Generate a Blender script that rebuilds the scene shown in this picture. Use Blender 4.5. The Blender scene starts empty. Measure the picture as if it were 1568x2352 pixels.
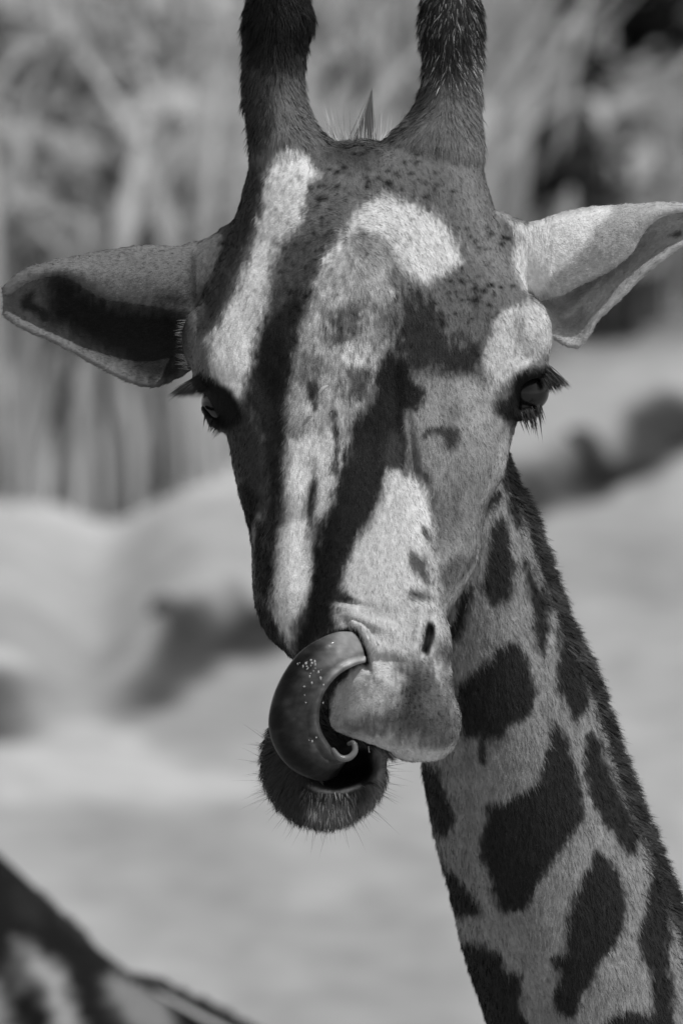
import bpy, math, random
import numpy as np
from mathutils import Vector

random.seed(7)
RS = np.random.RandomState(11)
C = bpy.context.scene.collection
SC = bpy.context.scene

# ------------------------------------------------------------------ camera, light, exposure
U = 0.96 / 2352.0            # metres per drawing unit at the giraffe's distance
D = 7.0                      # focus distance
PITCH = math.radians(10)
CAM = np.array([0.0, 0.0, 4.0])
FW = np.array([0.0, math.cos(PITCH), -math.sin(PITCH)])
UP = np.array([0.0, math.sin(PITCH), math.cos(PITCH)])
RT = np.array([1.0, 0.0, 0.0])

cd = bpy.data.cameras.new('camera')
cam = bpy.data.objects.new('camera', cd); C.objects.link(cam)
cam.location = CAM; cam.rotation_euler = (math.pi/2 - PITCH, 0, 0)
cd.sensor_fit = 'VERTICAL'; cd.sensor_height = 36; cd.sensor_width = 36
cd.lens = 36 / (2*0.48/D)
cd.clip_end = 2000
cd.dof.use_dof = True; cd.dof.focus_distance = D - 0.06
cd.dof.aperture_fstop = (cd.lens/1000) / 0.037 
SC.camera = cam

SUN = np.array([0.42, -0.20, 0.87]); SUN /= np.linalg.norm(SUN)
w = bpy.data.worlds.new('World'); SC.world = w; w.use_nodes = True
nt = w.node_tree; nt.nodes.clear()
sky = nt.nodes.new('ShaderNodeTexSky'); sky.sky_type = 'NISHITA'; sky.sun_disc = False
sky.sun_elevation = math.asin(SUN[2]); sky.sun_rotation = math.atan2(SUN[0], SUN[1])
bw = nt.nodes.new('ShaderNodeRGBToBW')          # black-and-white photograph
bg = nt.nodes.new('ShaderNodeBackground'); bg.inputs['Strength'].default_value = 0.15
wo = nt.nodes.new('ShaderNodeOutputWorld')
nt.links.new(sky.outputs[0], bw.inputs[0]); nt.links.new(bw.outputs[0], bg.inputs[0]); nt.links.new(bg.outputs[0], wo.inputs[0])
sl = bpy.data.lights.new('sun', 'SUN'); sl.energy = 2.6; sl.angle = math.radians(0.6)
so = bpy.data.objects.new('sun', sl); C.objects.link(so)
so.rotation_euler = Vector(SUN).to_track_quat('Z', 'Y').to_euler()
SC.view_settings.view_transform = 'Standard'; SC.view_settings.look = 'None'
SC.view_settings.exposure = -0.02; SC.view_settings.gamma = 1.0; SC.view_settings.use_curve_mapping = False
SC.cycles.use_denoising = True
SC.cycles.max_bounces = 6

# ------------------------------------------------------------------ helpers
def W(x, y, dep):
    """drawing coordinates (x right, y down) at a depth beyond the focus plane -> world point"""
    x = np.asarray(x, float); y = np.asarray(y, float); dep = np.asarray(dep, float)
    t = D + dep*U
    k = t/D
    return (CAM + FW*t[..., None] + RT*((x-784)*U*k)[..., None] + UP*((1176-y)*U*k)[..., None])

def ground_pt(x, y):
    d = FW*D + RT*((x-784)*U) + UP*((1176-y)*U)
    return CAM + d*(-CAM[2]/d[2])

def spow(v, p): return np.sign(v)*np.abs(v)**p

_T = RS.rand(256, 256)
def vnoise(x, y):
    xi = np.floor(x).astype(int); yi = np.floor(y).astype(int)
    fx = x-xi; fy = y-yi; fx = fx*fx*(3-2*fx); fy = fy*fy*(3-2*fy)
    a = _T[xi & 255, yi & 255]; b = _T[(xi+1) & 255, yi & 255]
    c = _T[xi & 255, (yi+1) & 255]; d = _T[(xi+1) & 255, (yi+1) & 255]
    return (a*(1-fx)+b*fx)*(1-fy) + (c*(1-fx)+d*fx)*fy
def fbm(x, y, o=3):
    s = 0; a = 1; t = 0
    for i in range(o):
        s = s+a*vnoise(x*2**i+17*i, y*2**i+31*i); t += a; a *= .5
    return s/t*2-1

def lin(v):
    c = np.clip(np.asarray(v, float)/255, 0, 1)
    return np.where(c <= .04045, c/12.92, ((c+.055)/1.055)**2.4)

def smooth_poly(pts, n=4):
    P = np.array(pts, float); N = len(P); out = []
    for i in range(N):
        p0, p1, p2, p3 = P[i-1], P[i], P[(i+1) % N], P[(i+2) % N]
        for k in range(n):
            t = k/n
            out.append(.5*((2*p1)+(-p0+p2)*t+(2*p0-5*p1+4*p2-p3)*t*t+(-p0+3*p1-3*p2+p3)*t**3))
    return np.array(out)

def sdist(px, py, poly):
    """signed distance, positive inside"""
    n = len(poly); d2 = np.full(px.shape, 1e18); ins = np.zeros(px.shape, bool)
    for i in range(n):
        ax, ay = poly[i]; bx, by = poly[(i+1) % n]
        ex, ey = bx-ax, by-ay; L = ex*ex+ey*ey+1e-9
        t = np.clip(((px-ax)*ex+(py-ay)*ey)/L, 0, 1)
        dx = px-ax-t*ex; dy = py-ay-t*ey
        d2 = np.minimum(d2, dx*dx+dy*dy)
        c = ((ay > py) != (by > py))
        with np.errstate(divide='ignore', invalid='ignore'):
            xi = ex*(py-ay)/(ey if ey else 1e-9)+ax
        ins ^= c & (px < xi)
    d = np.sqrt(d2)
    return np.where(ins, d, -d)

def spline(pts, n):
    """open Catmull-Rom resampled to n points"""
    P = np.array(pts, float); m = len(P)
    P = np.vstack([2*P[0]-P[1], P, 2*P[-1]-P[-2]])
    s = np.linspace(0, m-1-1e-6, n); out = []
    for v in s:
        i = int(v); t = v-i; p0, p1, p2, p3 = P[i:i+4]
        out.append(.5*((2*p1)+(-p0+p2)*t+(2*p0-5*p1+4*p2-p3)*t*t+(-p0+3*p1-3*p2+p3)*t**3))
    return np.array(out)

class Soup:
    def __init__(s): s.v = []; s.f = []; s.n = 0
    def add(s, V, F):
        s.v.append(np.asarray(V, float)); s.f += [[i+s.n for i in f] for f in F]; s.n += len(V)
    def rings(s, R):
        """closed rings (k,m,3) capped at both ends"""
        k, m = R.shape[:2]
        V = np.vstack([R.reshape(-1, 3), R[0].mean(0)[None], R[-1].mean(0)[None]])
        F = []
        for i in range(k-1):
            for j in range(m):
                j2 = (j+1) % m
                F.append([i*m+j, i*m+j2, (i+1)*m+j2, (i+1)*m+j])
        for j in range(m):
            j2 = (j+1) % m
            F.append([k*m, j2, j]); F.append([k*m+1, (k-1)*m+j, (k-1)*m+j2])
        s.add(V, F)
    def tube(s, pts, rad, m=14, n=None, flat=1.0):
        P = spline(pts, n or len(pts)*6)
        r = spline([[q, 0] for q in rad], len(P))[:, 0] if np.ndim(rad) else np.full(len(P), rad)
        T = np.gradient(P, axis=0); T /= np.linalg.norm(T, axis=1)[:, None]+1e-9
        ref = np.array([0, 1.0, 0.0]) if abs(T[:, 1]).max() < .9 else np.array([1.0, 0, .2])
        A = np.cross(T, ref); A /= np.linalg.norm(A, axis=1)[:, None]+1e-9
        B = np.cross(T, A)
        th = np.linspace(0, 2*math.pi, m, endpoint=False)
        R = P[:, None]+r[:, None, None]*(A[:, None]*np.cos(th)[None, :, None]+flat*B[:, None]*np.sin(th)[None, :, None])
        e = [P[0][None]+(R[0]-P[0])*.5-T[0]*r[0]*.6]; g = [P[-1][None]+(R[-1]-P[-1])*.5+T[-1]*r[-1]*.6]
        s.rings(np.concatenate([np.array(e), R, np.array(g)]))
    def ball(s, c, r, m=20):
        th = np.linspace(0, 2*math.pi, m, endpoint=False); ph = np.linspace(.12, math.pi-.12, m//2)
        R = np.stack([np.stack([np.sin(p)*np.cos(th), np.sin(p)*np.sin(th), np.full(m, np.cos(p))], -1) for p in ph])
        s.rings(R*np.array(r)+np.array(c))
    def sheet(s, G, th):
        """grid (a,b,3) given thickness"""
        du = np.gradient(G, axis=0); dv = np.gradient(G, axis=1)
        N = np.cross(du, dv); N /= np.linalg.norm(N, axis=2)[..., None]+1e-9
        a, b = G.shape[:2]
        V = np.concatenate([(G+N*th/2).reshape(-1, 3), (G-N*th/2).reshape(-1, 3)])
        F = []; o = a*b
        for i in range(a-1):
            for j in range(b-1):
                q = [i*b+j, i*b+j+1, (i+1)*b+j+1, (i+1)*b+j]
                F.append(q); F.append([o+x for x in q[::-1]])
        bd = [i*b for i in range(a)]+[(a-1)*b+j for j in range(1, b)]+[i*b+b-1 for i in range(a-2, -1, -1)]+[j for j in range(b-2, 0, -1)]
        for i in range(len(bd)):
            p, q = bd[i], bd[(i+1) % len(bd)]
            F.append([p, q, o+q, o+p])
        s.add(V, F)
    def remesh(s, voxel, scale=1.0):
        me = bpy.data.meshes.new('tmp'); me.from_pydata((np.vstack(s.v)*scale).tolist(), [], s.f)
        o = bpy.data.objects.new('tmp', me); C.objects.link(o)
        md = o.modifiers.new('r', 'REMESH'); md.mode = 'VOXEL'; md.voxel_size = voxel*scale
        dg = bpy.context.evaluated_depsgraph_get(); ev = o.evaluated_get(dg); m2 = ev.to_mesh()
        V = np.empty(len(m2.vertices)*3); m2.vertices.foreach_get('co', V); V = V.reshape(-1, 3)/scale
        nl = len(m2.loops); L = np.empty(nl, int); m2.loops.foreach_get('vertex_index', L)
        tot = np.empty(len(m2.polygons), int); m2.polygons.foreach_get('loop_total', tot)
        assert (tot == 4).all()
        F = L.reshape(-1, 4)
        ev.to_mesh_clear(); bpy.data.objects.remove(o); bpy.data.meshes.remove(me)
        return V, F

def lap(V, F, it, wt=None, lam=.6):
    n = len(V); E = np.vstack([F[:, [0, 1]], F[:, [1, 2]], F[:, [2, 3]], F[:, [3, 0]]])
    deg = np.bincount(E[:, 0], minlength=n)+np.bincount(E[:, 1], minlength=n)
    for _ in range(it):
        S = np.zeros_like(V)
        for k in range(3):
            S[:, k] = np.bincount(E[:, 0], V[E[:, 1], k], n)+np.bincount(E[:, 1], V[E[:, 0], k], n)
        A = S/np.maximum(deg, 1)[:, None]-V
        V = V+A*(lam if wt is None else (lam*wt)[:, None])
    return V

def vnormals(V, F):
    N = np.cross(V[F[:, 2]]-V[F[:, 0]], V[F[:, 3]]-V[F[:, 1]])
    R = np.zeros_like(V)
    for c in range(4):
        for k in range(3): R[:, k] += np.bincount(F[:, c], N[:, k], len(V))
    return R/(np.linalg.norm(R, axis=1)[:, None]+1e-12)

def fast_mesh(name, V, F, mat, parent=None, col=None, smooth=True, normals=None):
    """F: (n,3) or (n,4) int array"""
    V = np.asarray(V, float); F = np.asarray(F, int)
    me = bpy.data.meshes.new(name); k = F.shape[1]
    me.vertices.add(len(V)); me.vertices.foreach_set('co', V.astype(np.float32).ravel())
    me.loops.add(F.size); me.loops.foreach_set('vertex_index', F.astype(np.int32).ravel())
    me.polygons.add(len(F)); me.polygons.foreach_set('loop_start', (np.arange(len(F))*k).astype(np.int32))
    if smooth: me.polygons.foreach_set('use_smooth', np.ones(len(F), bool))
    me.update(calc_edges=True)
    if col is not None:
        a = me.color_attributes.new('coat', 'FLOAT_COLOR', 'POINT')
        c = np.ones((len(V), 4), np.float32); c[:, :3] = np.asarray(col)[:, None]
        a.data.foreach_set('color', c.ravel())
    if normals is not None:
        me.normals_split_custom_set_from_vertices(normals.astype(np.float32).tolist())
    me.materials.append(mat)
    o = bpy.data.objects.new(name, me); C.objects.link(o)
    if parent: 
        o.parent = parent
        o.matrix_parent_inverse = parent.matrix_world.inverted() if False else o.matrix_parent_inverse
        o.location = -Vector(parent.location)
    return o

def soup_obj(name, s, mat, parent=None, col=None, smooth=True):
    V = np.vstack(s.v)
    tri = []
    for f in s.f:
        for i in range(1, len(f)-1): tri.append([f[0], f[i], f[i+1]])
    return fast_mesh(name, V, np.array(tri), mat, parent, col, smooth)

def empty(name, loc, label, cat, group=None):
    o = bpy.data.objects.new(name, None); C.objects.link(o); o.location = loc
    o['label'] = label; o['category'] = cat
    if group: o['group'] = group
    return o

def material(name, rough=.7, spec=.3, attr=True, base=.3, noise=0.0, nscale=200, bump=0.0, bscale=400, coat=0.0, trans=0.0, sheen=0.0):
    m = bpy.data.materials.new(name); m.use_nodes = True; t = m.node_tree; b = t.nodes['Principled BSDF']
    b.inputs['Roughness'].default_value = rough; b.inputs['Specular IOR Level'].default_value = spec
    if coat: b.inputs['Coat Weight'].default_value = coat; b.inputs['Coat Roughness'].default_value = .12
    geo = t.nodes.new('ShaderNodeTexCoord')
    if attr:
        a = t.nodes.new('ShaderNodeAttribute'); a.attribute_name = 'coat'; src = a.outputs['Color']
    else:
        a = t.nodes.new('ShaderNodeRGB'); a.outputs[0].default_value = (base, base, base, 1); src = a.outputs[0]
    if noise:
        n = t.nodes.new('ShaderNodeTexNoise'); n.inputs['Scale'].default_value = nscale; n.inputs['Detail'].default_value = 5
        t.links.new(geo.outputs['Object'], n.inputs['Vector'])
        mr = t.nodes.new('ShaderNodeMapRange'); mr.inputs[1].default_value = .3; mr.inputs[2].default_value = .7
        mr.inputs[3].default_value = 1-noise; mr.inputs[4].default_value = 1+noise
        t.links.new(n.outputs[0], mr.inputs[0])
        mx = t.nodes.new('ShaderNodeVectorMath'); mx.operation = 'SCALE'
        t.links.new(src, mx.inputs[0]); t.links.new(mr.outputs[0], mx.inputs['Scale']); src = mx.outputs[0]
    t.links.new(src, b.inputs['Base Color'])
    if bump:
        n = t.nodes.new('ShaderNodeTexNoise'); n.inputs['Scale'].default_value = bscale; n.inputs['Detail'].default_value = 4
        t.links.new(geo.outputs['Object'], n.inputs['Vector'])
        bp = t.nodes.new('ShaderNodeBump'); bp.inputs['Strength'].default_value = bump; bp.inputs['Distance'].default_value = .002
        t.links.new(n.outputs[0], bp.inputs['Height']); t.links.new(bp.outputs[0], b.inputs['Normal'])
    if trans:
        tr = t.nodes.new('ShaderNodeBsdfTranslucent'); ms = t.nodes.new('ShaderNodeMixShader'); ms.inputs[0].default_value = trans
        t.links.new(src, tr.inputs[0]); t.links.new(b.outputs[0], ms.inputs[1]); t.links.new(tr.outputs[0], ms.inputs[2])
        t.links.new(ms.outputs[0], t.nodes['Material Output'].inputs[0])
    return m

M_SKIN = material('short_coat', .8, .12, noise=.12, nscale=260, bump=.5, bscale=700)
M_FUR = material('coat_hairs', .65, .22)
M_DARKHAIR = material('dark_hair', .55, .3)
M_TONGUE = material('wet_tongue', .40, .10, noise=.18, nscale=90, bump=.2, bscale=160, coat=.12)
M_EYE = material('eyeball', .22, .4)
M_SAND = material('sandy_ground', .95, .05, noise=.12, nscale=6, bump=.4, bscale=30)
M_LEAF = material('dry_leaves', .8, .15, trans=.5)
M_BARK = material('bark', .9, .1, noise=.2, nscale=9)

# ------------------------------------------------------------------ setting: terrain
GAIN = 1.25      # display level of sunlit cloth-like surface -> reflectance
def refl(v): return np.clip(lin(v)*GAIN, 0.004, .85)

def edge_y(X):
    X = np.clip(X, -2.6, 2.6); return 21.55+2.36*X+.10*np.sin(X*5.3+1)+.05*np.sin(X*13.1)      # front lip of the raised path
def back_y(X): return np.interp(X, [-2.3, -.95, -.34, .25, .79, 1.06, 2.3], [21.6, 22.0, 22.6, 23.8, 25.0, 25.3, 26.0])+.12*np.sin(np.asarray(X)*4.9)
def terrain(X, Y):
    z = .05*fbm(X*.35+40, Y*.35+7, 3)
    e = edge_y(X)+.22*fbm(X*3.2, Y*.9, 4)
    drop = np.clip(1-np.exp(-((X+.70)/.16)**2)*0.95, 0, 1)*.13
    z = z+drop/(1+np.exp(-np.clip((Y-e)*16, -30, 30)))+.02*fbm(X*6, Y*3, 3)
    z = z+np.maximum(Y-back_y(X)-.5, 0)*.34/(1+np.maximum(Y-30, 0)*.02)
    z = z+.16*np.exp(-(((X+1.35)/1.1)**2+((Y-17.9)/.95)**2))
    return z
def axis(a, b, lo, hi, fine, n):
    c = np.arange(lo, hi, fine); l = lo-np.geomspace(fine, lo-a, n)[::-1]; r = hi-fine+np.geomspace(fine, b-hi, n)
    return np.concatenate([l, c, r])
gx = axis(-300, 300, -2.0, 2.2, .022, 26); gy = axis(-60, 600, 13.5, 28, .04, 26)
GX, GY = np.meshgrid(gx, gy, indexing='ij'); GZ = terrain(GX, GY)
a, b = GX.shape
idx = np.arange(a*b).reshape(a, b)
GF = np.stack([idx[:-1, :-1], idx[1:, :-1], idx[1:, 1:], idx[:-1, 1:]], -1).reshape(-1, 4)
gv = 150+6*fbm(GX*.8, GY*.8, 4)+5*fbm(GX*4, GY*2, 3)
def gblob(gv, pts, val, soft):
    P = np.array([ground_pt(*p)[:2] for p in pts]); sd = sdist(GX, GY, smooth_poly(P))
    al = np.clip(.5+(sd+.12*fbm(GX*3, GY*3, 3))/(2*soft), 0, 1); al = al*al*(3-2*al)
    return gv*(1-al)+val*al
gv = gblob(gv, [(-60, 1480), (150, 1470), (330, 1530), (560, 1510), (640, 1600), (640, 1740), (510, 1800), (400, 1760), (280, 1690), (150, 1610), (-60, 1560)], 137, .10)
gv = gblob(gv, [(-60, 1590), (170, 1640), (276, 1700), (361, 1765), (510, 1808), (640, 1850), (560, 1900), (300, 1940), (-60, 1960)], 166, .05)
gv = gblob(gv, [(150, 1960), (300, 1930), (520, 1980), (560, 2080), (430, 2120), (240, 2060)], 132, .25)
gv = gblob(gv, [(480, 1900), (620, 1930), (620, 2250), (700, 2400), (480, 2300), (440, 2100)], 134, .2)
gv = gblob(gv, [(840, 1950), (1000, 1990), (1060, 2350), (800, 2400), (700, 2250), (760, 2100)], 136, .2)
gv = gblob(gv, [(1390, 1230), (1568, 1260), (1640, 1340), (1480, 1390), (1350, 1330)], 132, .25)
# shade on the cut face of the path edge, painted into the ground colour
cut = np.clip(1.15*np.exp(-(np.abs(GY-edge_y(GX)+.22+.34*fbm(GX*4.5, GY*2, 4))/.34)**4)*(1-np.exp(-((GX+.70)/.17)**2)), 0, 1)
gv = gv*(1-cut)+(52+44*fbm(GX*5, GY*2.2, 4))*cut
veg = 1/(1+np.exp(-(GY-back_y(GX))*5)); gv = gv*(1-veg)+(np.where(GX > .35, 104., 186.)+8*fbm(GX*2, GY, 3))*veg
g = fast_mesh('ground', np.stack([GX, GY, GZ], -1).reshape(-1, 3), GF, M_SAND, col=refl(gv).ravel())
g['kind'] = 'structure'; g['label'] = 'pale sandy ground with a low dark cut edge'

# stones tumbled along the cut of the path
def stone(loc, r, seed, val, label):
    rs = np.random.RandomState(seed); s = Soup(); s.ball((0, 0, 0), (1, 1, 1), 28)
    V = np.vstack(s.v)
    n = fbm(V[:, 0]*1.3+seed, V[:, 1]*1.3+V[:, 2]*1.7, 3)
    V = V*(1+.28*n[:, None])*np.array(r); s.v = [V]
    o = soup_obj('stone', s, M_BARK, None, refl(val+14*fbm(V[:, 0]*9, V[:, 2]*9+seed, 2)))
    o.location = loc; o.rotation_euler = (0, 0, rs.rand()*3)
    o['label'] = label; o['category'] = 'stone'; return o
for i, (x, y, r, val, lb) in enumerate([
        (372, 1478, .035, 60, 'small dark stone low in the bank cut left of the muzzle'),
        (1330, 1092, .04, 60, 'small dark stone at the foot of the bank right of the neck')]):
    p = ground_pt(x, y); stone((p[0], p[1], float(terrain(p[0], p[1]))+r*.3), (r*1.3, r, r*.75), i*7+3, val, lb)

# ------------------------------------------------------------------ plants beyond the path
def blades(n, xr, yr, hgt, wid, vr, lean, seed, dark=None):
    rs = np.random.RandomState(seed); Vs = []; Fs = []; cs = []; k = 7
    for i in range(n):
        X = rs.uniform(*xr); Y = back_y(X)+rs.uniform(*yr); Z = float(terrain(np.array(X), np.array(Y)))
        h = rs.uniform(*hgt); wd = rs.uniform(*wid); la = rs.uniform(0, 6.28); L = rs.uniform(.2, 1)*lean*h
        t = np.linspace(0, 1, k); cen = np.stack([X+L*np.cos(la)*t**2.2, Y+L*np.sin(la)*t**2.2, Z+h*(t-.22*t**3*abs(lean))], -1)
        wv = np.array([math.cos(la+1.57+rs.uniform(-.9, .9)), math.sin(la+1.57), 0])
        ww = wd*np.sin(np.pi*(t*.93+.05))**.6
        V = np.stack([cen-wv*ww[:, None]/2, cen+wv*ww[:, None]/2], 1).reshape(-1, 3)
        V[0::2, 2] += ww*.0
        o = len(Vs)*2*k
        Fs += [[o+2*j, o+2*j+1, o+2*j+3, o+2*j+2] for j in range(k-1)]
        Vs.append(V); v = rs.uniform(*vr)
        cs.append(np.full(2*k, v))
    return np.vstack(Vs), np.array(Fs), np.concatenate(cs)
V, F, c = blades(3900, (-2.3, .75), (.0, 3.6), (.25, 1.6), (.03, .085), (172, 222), .5, 3)
o = fast_mesh('reeds', V, F, M_LEAF, None, refl(c)); o['kind'] = 'stuff'; o['label'] = 'tall dry reeds filling the bank on the left'
V, F, c = blades(620, (.5, 2.3), (.4, 3.6), (.3, 1.4), (.035, .10), (120, 215), .9, 5)
o = fast_mesh('reeds', V, F, M_LEAF, None, refl(c)); o['kind'] = 'stuff'; o['label'] = 'thinner dry reeds with dark gaps on the right of the bank'

def shrub(x, y, back, R_, n, vr, label, seed, leaf=(.09, .2)):
    rs = np.random.RandomState(seed); p = ground_pt(x, y)
    X = p[0]
    for _ in range(12): Y = float(back_y(X))+back; X = .5*X+.5*p[0]/p[1]*Y
    Z = float(terrain(np.array(X), np.array(Y)))
    root = empty('leafy_shrub', (X, Y, Z), label, 'shrub', 'shrubs on the bank behind the giraffe')
    Vs = []; Fs = []; cs = []
    zc = 4-(math.tan(PITCH-math.atan((1176-y)*U/D)))*Y-Z
    for i in range(n):
        d = rs.normal(size=3); d /= np.linalg.norm(d); q = np.array([0, 0, zc])+d*np.array([R_, R_, R_*.8])*rs.rand()**.4*(1+.25*rs.randn())
        a1 = rs.normal(size=3); a1 /= np.linalg.norm(a1); b1 = np.cross(a1, rs.normal(size=3)); b1 /= np.linalg.norm(b1)
        l = rs.uniform(*leaf); wd = l*.38
        Vs += [q-a1*l/2, q+b1*wd/2, q+a1*l/2, q-b1*wd/2]; j = len(Fs)*4; Fs.append([j, j+1, j+2, j+3])
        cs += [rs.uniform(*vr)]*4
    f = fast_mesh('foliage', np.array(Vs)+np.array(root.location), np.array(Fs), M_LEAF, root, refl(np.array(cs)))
    f['kind'] = 'stuff'
    s = Soup()
    for i in range(6):
        d = rs.normal(size=3)*R_*.5; s.tube([(0, 0, -.1), (d[0]*.4, d[1]*.4, zc*.5), (d[0], d[1], zc+abs(d[2]))], [.02, .014, .006], 7)
    s.v = [v+np.array(root.location) for v in s.v]
    soup_obj('stems', s, M_BARK, root, refl(np.full(sum(len(v) for v in s.v), 90.)))
    return root
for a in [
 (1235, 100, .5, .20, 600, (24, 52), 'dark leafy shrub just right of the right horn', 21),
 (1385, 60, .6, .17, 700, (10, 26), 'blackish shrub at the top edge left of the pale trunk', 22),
 (1375, 190, .45, .13, 700, (8, 20), 'small black gap-like shrub beside the pale trunk', 32),  # black leaves put in for the shade between plants
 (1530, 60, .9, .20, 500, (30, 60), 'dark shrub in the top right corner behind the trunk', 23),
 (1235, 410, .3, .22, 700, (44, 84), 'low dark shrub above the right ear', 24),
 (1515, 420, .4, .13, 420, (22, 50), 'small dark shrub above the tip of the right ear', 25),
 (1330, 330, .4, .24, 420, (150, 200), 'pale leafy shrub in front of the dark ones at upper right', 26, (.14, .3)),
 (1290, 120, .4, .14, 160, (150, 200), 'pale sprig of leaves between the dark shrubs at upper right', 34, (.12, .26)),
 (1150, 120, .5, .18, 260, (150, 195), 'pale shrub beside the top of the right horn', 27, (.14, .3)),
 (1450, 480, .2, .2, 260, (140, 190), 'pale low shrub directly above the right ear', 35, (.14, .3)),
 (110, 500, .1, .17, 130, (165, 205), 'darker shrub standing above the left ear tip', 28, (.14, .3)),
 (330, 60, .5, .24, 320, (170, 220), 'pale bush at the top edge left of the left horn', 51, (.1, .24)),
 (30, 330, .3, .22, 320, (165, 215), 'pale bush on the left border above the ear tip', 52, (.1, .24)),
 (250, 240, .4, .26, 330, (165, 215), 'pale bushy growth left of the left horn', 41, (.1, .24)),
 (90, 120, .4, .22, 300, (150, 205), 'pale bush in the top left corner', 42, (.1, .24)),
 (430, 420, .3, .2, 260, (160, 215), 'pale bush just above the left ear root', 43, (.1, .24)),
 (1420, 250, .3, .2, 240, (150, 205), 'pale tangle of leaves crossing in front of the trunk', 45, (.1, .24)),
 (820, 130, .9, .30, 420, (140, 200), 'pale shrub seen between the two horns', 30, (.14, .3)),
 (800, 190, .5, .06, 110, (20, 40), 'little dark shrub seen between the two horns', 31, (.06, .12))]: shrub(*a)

# pale tree trunk at the upper right
Y0 = 26.6; X0 = (1478-784)*U*Y0/D*1.005
t0 = empty('young_tree', (X0, Y0, float(terrain(X0, Y0))), 'slender pale trunk rising through the plants at upper right', 'tree')
s = Soup(); b0 = np.array(t0.location)
s.tube([b0+(0, 0, -.2), b0+(-.04, 0, .8), b0+(-.1, 0, 1.6), b0+(-.16, .1, 2.8), b0+(-.1, .2, 4.2)], [.065, .06, .055, .05, .04], 14)
s.tube([b0+(-.1, 0, 1.6), b0+(-.4, .1, 1.25), b0+(-.8, .2, .9)], [.045, .04, .02], 10)
s.tube([b0+(-.15, .1, 2.6), b0+(.4, .1, 3.2), b0+(.9, .2, 3.9)], [.04, .03, .015], 10)
soup_obj('trunk', s, M_BARK, t0, refl(np.full(sum(len(v) for v in s.v), 150.)))
rs = np.random.RandomState(5); Vs = []; Fs = []
for i in range(1500):
    q = b0+np.array([rs.normal()*.7, rs.normal()*.6+.2, 4.1+rs.normal()*.5]); a1 = rs.normal(size=3); a1 /= np.linalg.norm(a1); b1 = np.cross(a1, rs.normal(size=3)); b1 /= np.linalg.norm(b1)
    Vs += [q-a1*.07, q+b1*.03, q+a1*.07, q-b1*.03]; j = i*4; Fs.append([j, j+1, j+2, j+3])
cr = fast_mesh('crown', np.array(Vs), np.array(Fs), M_LEAF, t0, np.full(len(Vs), .16)); cr['kind'] = 'stuff'

# ------------------------------------------------------------------ the giraffe: sculpted body
def ysec(tab, n, m=56):
    """horizontal sections: y, xl, xr, xc, front, side, back, exponent -> ring loft"""
    T = spline(tab, n); th = np.linspace(0, 2*math.pi, m, endpoint=False); R = []
    for y, xl, xr, xc, yf, ys, yb, e in T:
        c = spow(np.cos(th), 2/e); q = spow(np.sin(th), 2/e)
        x = xc+np.where(c > 0, (xr-xc)*c, (xc-xl)*c)
        d = ys+np.where(q > 0, (yf-ys)*q, (ys-yb)*q)
        R.append(np.stack([x, d, np.full(m, -y)], -1))
    return np.array(R)
S = Soup()
# cranium, cheeks and upper jaw
S.rings(ysec([
 (332, 640, 1040, 820, 130, 230, 300, 2.0),
 (345, 600, 1080, 820, 66, 215, 350, 2.3),
 (400, 568, 1112, 820, 8, 190, 400, 2.5),
 (470, 552, 1130, 820, -18, 170, 430, 2.4),
 (560, 520, 1160, 810, -40, 150, 440, 2.1),
 (650, 478, 1200, 800, -72, 120, 420, 2.1),
 (740, 440, 1236, 800, -95, 100, 380, 2.1),
 (830, 436, 1240, 800, -115, 85, 320, 2.2),
 (900, 468, 1212, 805, -130, 80, 240, 2.2),
 (960, 500, 1190, 815, -150, 70, 190, 2.2),
 (1010, 524, 1172, 820, -165, 60, 170, 2.2),
 (1080, 536, 1160, 820, -185, 40, 160, 2.1),
 (1150, 553, 1125, 825, -210, 20, 150, 2.1),
 (1220, 573, 1108, 830, -240, 0, 140, 2.1),
 (1300, 580, 1094, 835, -270, -30, 110, 2.1),
 (1370, 583, 1050, 825, -300, -60, 80, 2.1),
 (1440, 602, 1015, 800, -320, -90, 40, 2.1),
 (1490, 645, 985, 790, -320, -110, 0, 2.0),
 (1530, 690, 940, 790, -300, -140, -30, 2.0)], 90))
# nose bridge and upper lip
S.rings(ysec([
 (1010, 760, 930, 850, -160, -120, 20, 2.2),
 (1100, 735, 965, 850, -215, -120, 20, 2.4),
 (1200, 720, 990, 855, -275, -130, 20, 2.6),
 (1300, 713, 1006, 862, -335, -140, 0, 2.7),
 (1400, 708, 1022, 872, -395, -160, -20, 2.6),
 (1470, 706, 1036, 885, -430, -180, -40, 2.4),
 (1530, 735, 1036, 905, -450, -200, -60, 2.3),
 (1580, 738, 1040, 910, -470, -240, -80, 2.6),
 (1640, 734, 1057, 905, -476, -250, -90, 2.35),
 (1676, 744, 1056, 915, -466, -255, -110, 2.3),
 (1700, 800, 1051, 935, -450, -262, -130, 2.2),
 (1718, 850, 1042, 950, -430, -268, -150, 2.1),
 (1734, 896, 1026, 962, -405, -275, -180, 2.0),
 (1748, 930, 1002, 968, -370, -285, -210, 2.0)], 80))
S.tube([(804, -446, -1430), (834, -452, -1452), (853, -450, -1484), (858, -444, -1522)], [12, 17, 18, 12], 12)
# chin and lower jaw
S.ball((745, -235, -1752), (144, 110, 148), 36)
S.tube([(760, -150, -1720), (790, -20, -1560), (840, 90, -1300)], [88, 88, 90], 20)
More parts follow.
